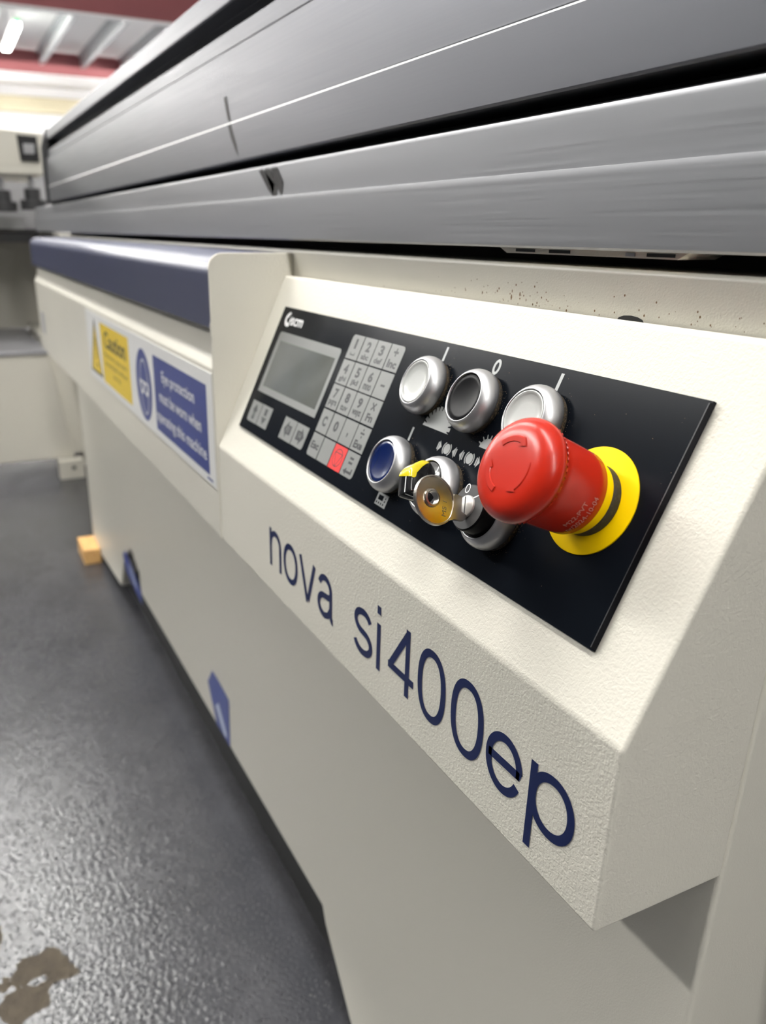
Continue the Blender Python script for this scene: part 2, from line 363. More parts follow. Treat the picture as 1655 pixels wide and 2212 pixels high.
# rust specks and oval hole on the wall above the control box
b = MB(); f = yfr(YB)
for k in range(95):
    x = random.choice([random.gauss(250, 22), random.gauss(290, 30), random.gauss(180, 45), random.gauss(370, 20)]); z = 21.5 + abs(random.gauss(0, 5)) 
    r = abs(random.gauss(0.18, 0.14)) + 0.08
    if z < 36 and x < 415: b.flat(f, [(x + r * math.cos(a), z + r * 1.3 * math.sin(a)) for a in [i * 1.047 for i in range(6)]], rust, 0.08)
for x, z, r in ((250.5, 24.5, 1.0), (257, 26.3, .8), (250.8, 27.4, .6), (226, 25, .6), (262, 24, .5)):
    b.flat(f, [(x + r * .6 * math.cos(a), z + r * 1.4 * math.sin(a)) for a in [i * 1.047 for i in range(6)]], rust, 0.09)
tag(b.build('rust_specks', saw), kind='stuff')
b = MB(); b.flat(f, [(330 + 7.5 * math.cos(i * .524), 20.6 + 2.3 * math.sin(i * .524)) for i in range(12)], hollow, 0.1); b.build('oval_hole', saw)

# ------------------------------------------------------------------ sliding carriage (upper aluminium profile)
Y2 = 8.0
car = empty('sliding_carriage', V(-400, 100, 108), 'upper brushed aluminium sliding carriage beam with pen mark, running above the control box', 'carriage')
b = MB()
pr = [(Y2 + 1, 108.2), (Y2, 109.2), (Y2, 138.4), (Y2 + 0.7, 139.0), (Y2 + 0.5, 139.6), (Y2 + 0.6, 141), (Y2 + 0.8, 165), (Y2 + 1.8, 193.0), (Y2 + 9.0, 193.6), (Y2 + 9.0, 195.6), (Y2 + 6.0, 196.2),
      (Y2 + 6.2, 209.0), (Y2 + 8, 210.0), (Y2 + 26, 210.0), (Y2 + 26, 229), (Y2 + 8, 229), (Y2 + 6.5, 230), (Y2 + 6.5, 246.5), (Y2 + 9, 249), (260, 249), (260, 108.2)]
b.prism([V(-1385, y, z) for y, z in pr], V(1800, 0, 0) - V(-1385, 0, 0), alu_top)
note(b.build('beam', car, bevel=0.35, seg=2, angle=18), 'brushed aluminium beam with a T slot')
b = MB(); b.prism([V(-1385, y, z) for y, z in [(Y2 + .4, 138.0), (Y2 - .05, 138.3), (Y2 + .15, 138.9), (Y2 + .9, 139.4)]], V(1800, 0, 0) - V(-1385, 0, 0), edge_highlight); b.build('highlight_strip', car)  # thin pale strip drawn as the highlight along the groove
b = MB(); f = yfr(Y2)
b.flat(f, [(-160.5, 160), (-153.5, 160), (-144.5, 141), (-150.5, 141)], pen, 0.0)
b.bm.verts.ensure_lookup_table()
for v, yy in zip(b.bm.verts, (Y2 + 0.5, Y2 + 0.5, Y2 + 0.35, Y2 + 0.35)): v.co.y = yy / 1000
b.flat(f, [(-149.5, 137.5), (-142, 137.5), (-129, 121), (-124.5, 112), (-132, 117), (-143, 127)], pen, 0.12)
b.build('pen_mark', car)
b = MB(); b.prism([V(-1400, y, z) for y, z in [(2, 104), (2, 215), (14, 252), (262, 252), (262, 104)]], V(13, 0, 0) - V(0, 0, 0), dark_grey); note(b.build('end_cap', car, bevel=2), 'dark end cap')

# ------------------------------------------------------------------ control box
box = empty('control_box', V((XL + XR) / 2, YB, -189.5), 'cream sloped-front control box with black keypad panel and round push buttons', 'control box')
top = S(0, -23.13); cr = S(0, 119.92)
def yz(p): return (p.y * 1000, p.z * 1000 + FZ)
b = MB(); pr = [(YB - .05, yz(top)[1]), yz(top), yz(cr), (YF, -189.5), (YB - .05, -189.5)]
b.prism([V(XL + .05, y, z) for y, z in pr], V(XR, 0, 0) - V(XL + .05, 0, 0), cream)
note(b.build('housing', box, bevel=1.7, seg=4, angle=15), 'cream textured steel housing')

# lettering
def arc(cx, cy, rx, ry, a0, a1, n=22): return [(cx + rx * math.cos(math.radians(a0 + (a1 - a0) * k / n)), cy + ry * math.sin(math.radians(a0 + (a1 - a0) * k / n))) for k in range(n + 1)]
b = MB(); W_ = 4.1; BL, XH, AS, DS = -168.2, -140.3, -130.3, -181.2; hw = W_ / 2
hh_ = [0.10]
def rb(p, **k): hh_[0] += 0.008; b.ribbon(F, p, W_, navy_ink, hh_[0], **k)
def n_(x0, x1):
    rb([(x0 + hw, BL), (x0 + hw, XH + .5)]); c = (x0 + x1) / 2; rb([(x0 + hw, BL + 16)] + arc(c + .3, XH - 10, (x1 - x0) / 2 - hw - .3, 8.2, 180, 0) + [(x1 - hw, BL)])
n_(85.4, 107.5)
def ring(x0, x1, z0, z1, p=2.35):
    cx, cz, rx, rz = (x0 + x1) / 2, (z0 + z1) / 2, (x1 - x0) / 2 - hw, (z1 - z0) / 2 - hw; q = []
    for k in range(48):
        a = 2 * math.pi * k / 48; c_, s_ = math.cos(a), math.sin(a)
        q.append((cx + rx * abs(c_) ** (2 / p) * (1 if c_ > 0 else -1), cz + rz * abs(s_) ** (2 / p) * (1 if s_ > 0 else -1)))
    rb(q, closed=True)
ring(111.5, 136.5, BL - .4, XH + .5, 2.1)
rb([(141.2, XH), (151.6, BL + .5), (152.6, BL + .5)]); rb([(153.4, BL + .5), (163.5, XH)])
# a
rb(arc(179.5, XH - 8.6, 8.2, 7.2, 165, 0) + [(187.7, BL + 6.5)] + arc(190.7, BL + 5.2, 3.0, 4.0, 180, 275, 8))
rb([(187.7, XH - 11.5), (184, XH - 12.8)] + arc(179, BL + 8.0, 8.8, 6.6, 95, 270) + [(184, BL + 3.2), (187.7, BL + 8)])
note(b.build('lettering', box, recalc=False), 'navy word nova'); b = MB()
# s
rb(arc(230.3, XH - 7.4, 8.6, 6.0, 20, 90, 10) + arc(230.0, XH - 7.6, 8.6, 6.0, 90, 250, 16) + [(233.4, BL + 13.8)] + arc(230.4, BL + 8.0, 9.2, 6.2, 60, -90, 16) + arc(230.2, BL + 8.2, 9.6, 6.4, -90, -165, 10))
# i
rb([(248.4, BL), (248.4, XH)]); rb([(248.4, AS - 4.6), (248.4, AS + .2)])
# 4
rb([(278.9, BL), (278.9, AS + .2)]); rb([(279.6, AS - 1.2), (261.2, BL + 10.2)]); rb([(259.3, BL + 10.3), (285.4, BL + 10.3)])
ring(289.2, 314.2, BL - .6, AS + .5, 2.3); ring(319.0, 344.4, BL - .6, AS + .5, 2.3)
# e
rb([(349.0, BL + 14.6), (370.2, BL + 14.6)] + arc(359.6, BL + 14.6, 10.4, 11.6, 0, 180, 26) + arc(359.6, BL + 13.6, 10.4, 12.0, 180, 335, 24))
# p
rb([(378.4, DS), (378.4, XH)]); ring(376.9, 403.4, BL - .5, XH + .5, 2.1)
note(b.build('lettering', box, recalc=False), 'navy lettering si400ep')

# face plate with its printed symbols
b = MB(); Wp, Hp = 391.6, 95.93
outl = [(0, 0), (Wp, 0), (Wp, Hp), (0, Hp)]
b.prism([S(x, s, 0.02) for x, s in outl], S(0, 0, PT) - S(0, 0, 0.02), black_plate)
b.bm.faces.ensure_lookup_table()
plate_x = gx
def bar(x0, s0, x1, s1, m_=grey_print, h=.06): b.flat(P2, [(x0, s0), (x1, s0), (x1, s1), (x0, s1)], m_, h)
for x in (224.7, 314.1): bar(x - .95, 2.0, x + .95, 9.7)
bar(223.5, 46.6, 225.2, 54.1)
b.ribbon(PU, [(269.5 + 1.95 * math.cos(a) * (1 - 0), -6.0 + 3.1 * math.sin(a)) for a in [i * math.pi / 16 for i in range(32)]], 1.5, grey_print, 0.06, closed=True)
def saw_sym(cx, sb, R, n, cut, slant):
    pts = []
    for k in range(n):
        a0 = math.pi * (1 - k / n); a1 = math.pi * (1 - (k + .62) / n); a2 = math.pi * (1 - (k + .8) / n)
        tip = R; root = R * cut
        if slant > 0:
            pts += [(cx + tip * math.cos(a0), -sb + tip * math.sin(a0)), (cx + R * .97 * math.cos(a1), -sb + R * .97 * math.sin(a1)), (cx + root * math.cos(a1), -sb + root * math.sin(a1)), (cx + root * math.cos(a2), -sb + root * math.sin(a2))]
        else:
            pts += [(cx + root * math.cos(a0), -sb + root * math.sin(a0)), (cx + root * 1.02 * math.cos(a1), -sb + root * 1.02 * math.sin(a1)), (cx + tip * math.cos(a2 + .06), -sb + tip * math.sin(a2 + .06)), (cx + tip * 1.0 * math.cos(a2 - .02), -sb + tip * math.sin(a2 - .02))]
    pts += [(cx + R * .95, -sb)]
    for k in range(len(pts) - 1):
        b.flat(PU, [(cx, -sb), pts[k + 1], pts[k]], grey_print, 0.06)
saw_sym(243.3, 43.6, 12.3, 12, .80, 1)
saw_sym(286.6, 43.5, 7.0, 7, .72, -1)
def brake(c, inward):
    s0 = 50.3
    b.flat(P2, [(c + 2.6 * math.cos(i * .2618), s0 + 2.6 * math.sin(i * .2618)) for i in range(24)], grey_print, 0.06)
    for sg in (-1, 1):
        b.ribbon(PU, [(c + sg * 3.35 * math.cos(a), -s0 + 3.35 * math.sin(a)) for a in [math.radians(-58 + 116 * k / 12) for k in range(13)]], .62, grey_print, 0.06)
        xa = c + sg * 5.2; xb = c + sg * 7.9
        if inward: tip, base, bx0 = xa - sg * .35, xa + sg * 2.0, xb
        else: tip, base, bx0 = xb + sg * .5, xa + sg * 1.0, xa
        if not inward: base = xb - sg * 1.6; bx0 = xa + sg * .3
        b.flat(P2, [(tip, s0), (base, s0 - 2.8), (base, s0 + 2.8)], grey_print, 0.06)
        b.flat(P2, [(bx0 - .42, s0 - 1.9), (bx0 + .42, s0 - 1.9), (bx0 + .42, s0 + 1.9), (bx0 - .42, s0 + 1.9)], grey_print, 0.06)
brake(259.0, True); brake(278.5, False)
# keypad symbol under the blue button
bar(217.8, 85.2, 229.0, 92.3); bar(219.4, 86.4, 224.6, 89.2, black_plate, .1)
for x, s in ((219.3, 90.8), (221.6, 90.8), (223.9, 90.8), (226.2, 90.8), (226.8, 87.2), (226.8, 88.9)): bar(x - .45, s - .55, x + .45, s + .55, black_plate, .1)
b.flat(P2, [(389.0, .4), (391.4, .4), (391.4, 95.6), (389.0, 95.6)], black_edge, .05); b.flat(P2, [(388.6, .6), (389.0, .6), (389.0, 95.4), (388.6, 95.4)], dark_grey, .06)
# maker's mark
b.text(PU, 'scm', 17.6, -12.3, 38.8, -6.6, white_print, 0.07, bold=0.02)
b.ribbon(PU, arc(12.4, -8.4, 5.4, 4.1, 95, 305, 16), 3.0, white_print, 0.07)
b.flat(PU, [(13.4, -9.8), (16.6, -5.4), (17.0, -10.6)], white_print, 0.07); b.flat(PU, [(7.4, -5.6), (13.6, -3.4), (9.8, -8.0)], white_print, 0.07)
note(b.build('face_plate', box, recalc=False), 'glossy black face plate with grey symbols')
def rrect(x0, s0, x1, s1, r, corners=(1, 1, 1, 1)):
    q = []
    for (cx, cs, a0), on in zip(((x0 + r, s0 + r, 180), (x1 - r, s0 + r, 270), (x1 - r, s1 - r, 0), (x0 + r, s1 - r, 90)), corners):
        if on: q += [(cx + r * math.cos(math.radians(a0 + 15 * k)), cs + r * math.sin(math.radians(a0 + 15 * k))) for k in range(7)]
        else: q.append(((x0, s0), (x1, s0), (x1, s1), (x0, s1))[(180, 270, 0, 90).index(a0)])
    return q
# display
b = MB(); b.prism([P2(x, s, 0) for x, s in rrect(6, 18.3, 112.4, 65.5, 3, (1, 1, 0, 0))], P2(0, 0, .12) - P2(0, 0, 0), key_grey)
disp = note(b.build('display', box), 'grey display surround')
b = MB(); b.prism([P2(x, s, .12) for x, s in [(12.2, 25.2), (108, 25.2), (108, 60.6), (12.2, 60.6)]], P2(0, 0, .1) - P2(0, 0, 0), lcd)
note(b.build('screen', disp), 'dark blank screen')
# keypad
cols = [(120.2, 135.4), (136.5, 152.3), (153.2, 169.0), (169.9, 185.5)]
rows = [(7.2, 22.7), (23.7, 39.3), (40.1, 55.8), (56.9, 72.2), (73.2, 88.2)]
keys = [[('1', 'sp'), ('2', 'abc'), ('3', 'def'), ('+', 'Inc')], [('4', 'ghi'), ('5', 'jkl'), ('6', 'mno'), ('-', '')], [('7', 'pqrs'), ('8', 'tuv'), ('9', 'wxyz'), ('x', 'Fn')],
        [('C', ''), ('0', ''), (',', ''), ('\u00f7', 'Exe')], [('', 'Esc'), ('', ''), ('stop', ''), ('=', 'ret')]]
for r, (s0, s1) in enumerate(rows):
    for c, (x0, x1) in enumerate(cols):
        big, small = keys[r][c]; b = MB(); m_ = key_red if big == 'stop' else key_grey; mx = (x0 + x1) / 2
        cn = (r == 0 and c == 0, r == 0 and c == 3, r == 4 and c == 3, r == 4 and c == 0)
        b.prism([P2(x, s, 0) for x, s in rrect(x0, s0, x1, s1, 2.6, cn)], P2(0, 0, .15) - P2(0, 0, 0), m_)
        T = lambda t, a0, t0, a1, t1, bo=0.018: b.text(PU, t, a0, -t1, a1, -t0, ink, .2, bold=bo)
        if big == 'stop':
            cx, cs = mx, (s0 + s1) / 2
            b.ribbon(PU, [(cx + 5.6 * math.cos(a), -cs + 5.4 * math.sin(a)) for a in [i * math.pi / 18 for i in range(36)]], .55, ink, .2, closed=True)
            b.ribbon(PU, [(cx - 4.7, -cs + 2.9), (cx + 4.7, -cs + 2.9), (cx, -cs - 5.3)], .55, ink, .2, closed=True)
        elif big == '-': bar_ = b.flat(P2, [(mx - 2.4, s0 + 7.4), (mx + 2.4, s0 + 7.4), (mx + 2.4, s0 + 8.7), (mx - 2.4, s0 + 8.7)], ink, .2)
        elif big == '+':
            for q in ((2.6, .65), (.65, 2.4)): b.flat(P2, [(mx - q[0], s0 + 4.4 - q[1]), (mx + q[0], s0 + 4.4 - q[1]), (mx + q[0], s0 + 4.4 + q[1]), (mx - q[0], s0 + 4.4 + q[1])], ink, .2 + q[0] * .002)
        elif big == 'x':
            for sg in (-1, 1): b.ribbon(PU, [(mx - 2.2, -(s0 + 4.6) - sg * 2.2), (mx + 2.2, -(s0 + 4.6) + sg * 2.2)], 1.25, ink, .2 + sg * .005)
        elif big == '\u00f7':
            b.flat(P2, [(mx - 2.4, s0 + 3.8), (mx + 2.4, s0 + 3.8), (mx + 2.4, s0 + 5.0), (mx - 2.4, s0 + 5.0)], ink, .2)
            for q in (2.2, 6.6): b.flat(P2, [(mx - .6, s0 + q - .7), (mx + .6, s0 + q - .7), (mx + .6, s0 + q + .7), (mx - .6, s0 + q + .7)], ink, .2)
        elif big == '=':
            for q in (3.0, 5.8): b.flat(P2, [(mx - 2.3, s0 + q), (mx + 2.3, s0 + q), (mx + 2.3, s0 + q + 1.4), (mx - 2.3, s0 + q + 1.4)], ink, .2)
        elif big == ',': T(',', mx - .8, s0 + 7.6, mx + .9, s0 + 10.6, .03)
        elif big in 'C0' and big: T(big, mx - 2.8, s0 + 4.0, mx + 2.8, s0 + 10.8, .05)
        elif big: T(big, mx - (1.3 if big == '1' else 2.7), s0 + 2.4, mx + (1.3 if big == '1' else 2.7), s0 + 8.8, .05 if big != '1' else .02)
        if small == 'sp': b.ribbon(PU, [(mx - 2.6, -(s0 + 11.2)), (mx - 2.6, -(s0 + 12.7)), (mx + 2.6, -(s0 + 12.7)), (mx + 2.6, -(s0 + 11.2))], .75, ink, .2)
        elif small == 'ret':
            b.ribbon(PU, [(mx - 2.0, -(s0 + 12.0)), (mx + 4.6, -(s0 + 12.0)), (mx + 4.6, -(s0 + 9.4))], 1.5, ink, .2); b.flat(P2, [(mx - 5.2, s0 + 12.0), (mx - 1.6, s0 + 9.8), (mx - 1.6, s0 + 14.2)], ink, .2)
        elif small == 'Esc': T(small, mx - 5.6, s0 + 5.0, mx + 5.6, s0 + 9.9, .04)
        elif small in ('Inc', 'Fn', 'Exe'): T(small, mx - (5.2 if small != 'Fn' else 3.9), s0 + 8.9, mx + (5.2 if small != 'Fn' else 3.9), s0 + 13.8, .045)
        elif small: T(small, mx - 4.6 - (.8 if len(small) > 3 else 0), s0 + 10.1, mx + 4.6 + (.8 if len(small) > 3 else 0), s0 + 13.7 + (.7 if set(small) & set('gjpqy') else 0), .035)
        o = b.build('keypad_key', box, recalc=False)
        if big == 'stop': note(o, 'red stop key')
for x0, x1, s0, s1, kind in ((6.1, 25.8, 73.0, 89.0, 'up'), (26.7, 46.4, 72.8, 88.8, 'down'), (71.3, 92.0, 72.8, 88.4, 'left'), (93.0, 112.0, 72.8, 88.2, 'right')):
    b = MB(); cn = (0, 0, kind == 'right', kind == 'up'); cx, cs = (x0 + x1) / 2, (s0 + s1) / 2
    b.prism([P2(x, s, 0) for x, s in rrect(x0, s0, x1, s1, 2.6, cn)], P2(0, 0, .15) - P2(0, 0, 0), key_grey)
    if kind in ('up', 'down'):
        g = -1 if kind == 'up' else 1
        if g < 0: b.flat(P2, [(cx, cs - 6), (cx + 4.6, cs - .8), (cx + 2.2, cs - .8), (cx + 2.2, cs + 5.6), (cx - 2.2, cs + 5.6), (cx - 2.2, cs - .8), (cx - 4.6, cs - .8)], ink, .2)
        else: b.flat(P2, [(cx, cs + 6), (cx + 4.6, cs + .8), (cx - 4.6, cs + .8)], ink, .2); b.flat(P2, [(cx - 2.4, cs - 5.8), (cx + 2.4, cs - 5.8), (cx + 2.4, cs - .6), (cx - 2.4, cs - .6)], ink, .2)
        b.text(PU, 'F1' if g < 0 else 'F2', cx - 1.5, -cs - 3.5 if g < 0 else -cs - 2.2, cx + 1.5, -cs - .5 if g < 0 else -cs + .8, key_grey, .24)
    else:
        g = -1 if kind == 'left' else 1
        b.flat(P2, [(cx + g * 6.4, cs), (cx + g * .8, cs - 6), (cx + g * .8, cs - 3.2), (cx - g * 5.4, cs - 3.2), (cx - g * 5.4, cs + 3.2), (cx + g * .8, cs + 3.2), (cx + g * .8, cs + 6)], ink, .2)
        b.text(PU, 'F3' if g < 0 else 'F4', cx - 2.2, -cs - 1.9, cx + 2.2, -cs + 1.9, key_grey, .24)
    note(b.build('arrow_key', box, recalc=False), {'up': 'key with an up arrow', 'down': 'key with a down arrow', 'left': 'key with a left arrow', 'right': 'key with a right arrow'}[kind])

# ------------------------------------------------------------------ round push buttons
BEZ = [(14.6, 2.6), (15.0, 2.7), (15.3, 3.6), (15.45, 4.8), (15.35, 6.2), (15.0, 7.6), (14.4, 9.0), (13.6, 10.1), (12.7, 10.9), (12.0, 11.3), (11.75, 11.25), (11.6, 10.9), (11.5, 9.6), (11.4, 6)]
def bezel(x, s, name, label):
    b = MB(); b.lathe(P2, x, s, [(r, h - PT * 0) for r, h in BEZ], silver, 80); o = note(b.build(name, box), label)
    g = MB(); g.lathe(P2, x, s, [(14.0, 0.02), (14.5, .1), (14.5, 2.6), (14.2, 2.7)], brown_rubber, 72); note(g.build('gasket', o), 'dusty brown rubber gasket')
    return o
XC = (224.9, 269.5, 314.2); RS = (24.9, 69.3)
for x, s, m_, lab, cl in ((XC[0], RS[0], cap_white, 'silver push button with white lens under the left dash', 'w'), (XC[1], RS[0], cap_black, 'silver push button with black cap under the zero', 'k'),
                       (XC[2], RS[0], cap_white, 'silver push button with white lens behind the red knob', 'w'), (XC[0], RS[1], cap_blue, 'silver push button with blue lens', 'b')):
    o = bezel(x, s, 'push_button', lab)
    b = MB()
    if cl == 'w': pf = [(11.4, 8.5), (11.3, 10.9), (11.1, 11.15), (10.7, 11.15), (9.9, 10.7), (9.2, 10.3), (6, 10.1), (0, 10.0)]
    else: pf = [(11.3, 8.5), (11.2, 10.4), (10.9, 10.7), (9, 10.35), (6, 9.9), (3, 9.65), (0, 9.6)]
    b.lathe(P2, x, s, pf, m_, 72); b.build('button_cap', o)

# selector switch
o = bezel(XC[1], RS[1], 'selector_switch', 'silver ring of the selector switch')
b = MB(); b.lathe(P2, XC[1], RS[1], [(11.3, 8.5), (11.2, 10.6), (10.8, 10.9), (0, 10.9)], gloss_black, 64); b.build('switch_disc', o)
D = Vector((0.52, 0.854)).normalized(); NN = Vector((D.y, -D.x)); sel = (270.2, 69.3)
def SL(t, n, h): return S(sel[0] + D.x * t + NN.x * n, sel[1] + D.y * t + NN.y * n, h)
def topz(t): return 24.3 if t > -1 else 24.3 - 8.0 * ((-1 - t) / 9.0) ** 1.8
ts = [-10.2, -10.0, -9.6, -9, -8.2, -7.2, -6, -5, -4, -3, -2, -1, 0, 2, 4, 6, 7.2, 8.0, 8.6, 9.1]
def sec(t, off=0.0, low=10.0):
    w = 5.0 * (1 - max(0, (-t - 6) / 5.4) ** 2 * .75) * (1 - max(0, (t - 7.4) / 3.0) ** 2 * .5) + off
    tz = topz(t) + off
    wb = w + .8
    return [(-wb, low), (-w - .2, low + 3), (-w, tz - 1.8), (-w + .5, tz - .5), (-w + 1.6, tz), (w - 1.6, tz), (w - .5, tz - .5), (w, tz - 1.8), (w + .2, low + 3), (wb, low)]
def loft(tl, off, low, m_, name, par, lab):
    b = MB(); rows_ = []
    for t in tl: rows_.append([b.bm.verts.new(SL(t, n, max(h, low))) for n, h in sec(t, off, low)])
    i = b.mi(m_)
    for a, c in zip(rows_, rows_[1:]):
        for k in range(9): f = b.bm.faces.new((a[k], a[k + 1], c[k + 1], c[k])); f.material_index = i
    for r_ in (rows_[0], rows_[-1][::-1]): b.bm.faces.new(r_).material_index = i
    return note(b.build(name, par, smooth=True), lab)
hd = loft(ts, 0, 10.0, gloss_black, 'switch_handle', o, 'glossy black grip')
b = MB(); rows_ = []
for k in range(22):
    t = -10.45 + 10.6 * k / 21; q = sec(t, .25); tz = topz(t) + .25; e = 1 - max(0, (t + 4.5) / 4.8) ** 2 * .9
    drop = 4.2 * math.sqrt(max(.02, min(1, e)))
    wmax = q[7][0]; row = []
    for j in range(13):
        c_ = -1 + j / 6; n_w = wmax * max(-1, min(1, c_ * 1.12)); ed = max(0, abs(c_) - .72) / .28
        row.append(b.bm.verts.new(SL(t + (1.6 * c_ if t > -1 else 0), n_w, tz - drop * ed ** 1.6 * (1 if abs(c_) > .72 else 0))))
    rows_.append(row)
i = b.mi(yellow_lens)
for a, c in zip(rows_, rows_[1:]):
    for k in range(12): b.bm.faces.new((a[k], a[k + 1], c[k + 1], c[k])).material_index = i
lo = [b.bm.verts.new(SL(-10.3, n, 13.5)) for n in (-3.2, -1.6, 0, 1.6, 3.2)]
b.bm.faces.new(rows_[0] + lo[::-1]).material_index = i
note(b.build('yellow_tip', o, smooth=True), 'glossy yellow tip of the grip')
b = MB(); SLU = lambda u, v, h: SL(u, v, h)
for t0, t1 in ((0.2, 8.4),): b.poly([SL(t0, .9, 24.36), SL(t1, .9, 24.36), SL(t1, 1.5, 24.36), SL(t0, 1.5, 24.36)], white_print)
b.poly([SL(9.16, .9, 24.0), SL(9.16, 1.5, 24.0), SL(9.3, 1.5, 16), SL(9.3, .9, 16)], white_print)
cx_, cs_ = XC[1], RS[1]
b.flat(P2, [(cx_ + 4.2, cs_ - 10.2), (cx_ + 4.9, cs_ - 9.9), (cx_ + 4.9, cs_ - 3.4), (cx_ + 4.2, cs_ - 3.4)], white_print, 11.0)
note(b.build('pointer_line', o, recalc=False), 'white pointer line')

# key switch
o = bezel(XC[2], RS[1], 'key_switch', 'silver ring of the key switch')
b = MB(); kx, ks = 315.3, 69.0
b.lathe(S, XC[2] + 1.6, 69.1, [(11.2, 9.6), (11.1, 11.5), (10.4, 12.3), (10.3, 18.6), (9.9, 19.4), (9.6, 19.5)], cap_black, 72); b.lathe(S, XC[2] + 1.6, 69.1, [(9.6, 19.5), (0, 19.5)], dark_grey, 72); bar_o = note(b.build('lock_barrel', o), 'dark grey barrel of the lock')
b = MB(); kb = XC[2] + 1.6
b.lathe(S, kx, ks, [(4.9, 19.45), (4.8, 20.3), (4.5, 20.6), (0, 20.6)], lock_silver, 40)
b.poly([S(kx + .492 * u + .8705 * w, ks + .8705 * u - .492 * w, 20.66) for u, w in ((-4.2, -.3), (4.2, -.3), (4.2, .3), (-4.2, .3))], hollow)
b.build('lock_face', o)
b = MB(); SU = lambda u, v, h=0: S(u, -v, h)
b.ribbon(SU, [(311.1 + 1.3 * math.cos(a), -61.9 + 1.9 * math.sin(a)) for a in [i * math.pi / 12 for i in range(24)]], .5, white_print, 19.56, closed=True)
b.ribbon(SU, [(316.4, -65.0), (321.4, -61.2)], .55, white_print, 19.56)
note(b.build('lock_marks', o, recalc=False), 'white zero and dash marks')

# key
U3 = (S(kx + 0.492, ks + 0.8705, 20) - S(kx, ks, 20)).normalized(); N3 = (S(0, 0, 1) - S(0, 0, 0)).normalized(); M3 = U3.cross(N3).normalized()
K0 = S(kx + .1, ks - .1, 20.3)
def KP(u, v, w=0.0): return K0 + (U3 * u + N3 * v + M3 * w) / 1000
key = empty('key', S(kx, ks, 20.3), 'worn brass and nickel key sticking out of the lock beside the red knob', 'key')
face = -1 if (V(*CAM) - KP(0, 0)).dot(M3) < 0 else 1
th = 0.9
def ringstrip(b, c, r0, r1, w0, w1, m_, n=48):
    for k in range(n):
        a, a2 = 2 * math.pi * k / n, 2 * math.pi * (k + 1) / n
        q = [KP(c[0] + r * math.cos(t), c[1] + r * math.sin(t), w) for r, t, w in ((r0, a, w0), (r1, a, w1), (r1, a2, w1), (r0, a2, w0))]
        f = b.poly(q, m_); f.smooth = True
BC = (2.6, 17.2); BR = 10.6; HC = (2.3, 19.2); HR = 2.9
b = MB()
# bow web with hole (both faces), as a ring between hole and rim
n = 48
for sg in (-1, 1):
    for k in range(n):
        a, a2 = 2 * math.pi * k / n, 2 * math.pi * (k + 1) / n
        q = [KP(HC[0] + HR * math.cos(a), HC[1] + HR * math.sin(a), sg * .55), KP(BC[0] + (BR - .9) * math.cos(a), BC[1] + (BR - .9) * math.sin(a), sg * .55),
             KP(BC[0] + (BR - .9) * math.cos(a2), BC[1] + (BR - .9) * math.sin(a2), sg * .55), KP(HC[0] + HR * math.cos(a2), HC[1] + HR * math.sin(a2), sg * .55)]
        b.poly(q, brass)
b.text(lambda u, v, h: KP(BC[0] + 5.6 - u, BC[1] - 5.2 + v, face * .6), 'MS 1', 0, -1.1, 6.6, 1.1, stamp)
bow = note(b.build('bow', key, recalc=False), 'round bow, tarnished brass colour')
b = MB()
ringstrip(b, BC, BR - .9, BR - .7, .55, th, nickel); ringstrip(b, BC, BR - .7, BR - .2, th, th, nickel); ringstrip(b, BC, BR - .2, BR, th, th - .25, nickel); ringstrip(b, BC, BR, BR, th - .25, -th + .25, nickel)
ringstrip(b, BC, BR - .9, BR - .7, -.55, -th, nickel); ringstrip(b, BC, BR - .7, BR - .2, -th, -th, nickel); ringstrip(b, BC, BR - .2, BR, -th, -th + .25, nickel)
b.build('bow_rim', key)
b = MB(); ringstrip(b, HC, HR - .1, HR + .1, -1.3, -1.5, nickel); ringstrip(b, HC, HR - .1, HR - .1, -1.3, 1.3, nickel); ringstrip(b, HC, HR + .1, HR + .9, 1.5, 1.4, nickel); ringstrip(b, HC, HR - .1, HR + .1, 1.3, 1.5, nickel)
ringstrip(b, HC, HR + .1, HR + .9, -1.5, -1.4, nickel); ringstrip(b, HC, HR + .9, HR + 1.1, 1.4, .55, nickel); ringstrip(b, HC, HR + .9, HR + 1.1, -1.4, -.55, nickel)
b.build('key_eyelet', key)
b = MB(); b.prism([KP(u, v, -.95) for u, v in [(-2.9, 7.9), (-3.2, 5.4), (-3.2, 2.9), (3.4, 2.7), (4.2, -.3), (5.4, -.3), (7.4, 1.4), (8.2, 6.6), (9.4, 9.0), (3, 7.6)]], M3 * .0019, nickel)
b.build('shank', key, bevel=.25)

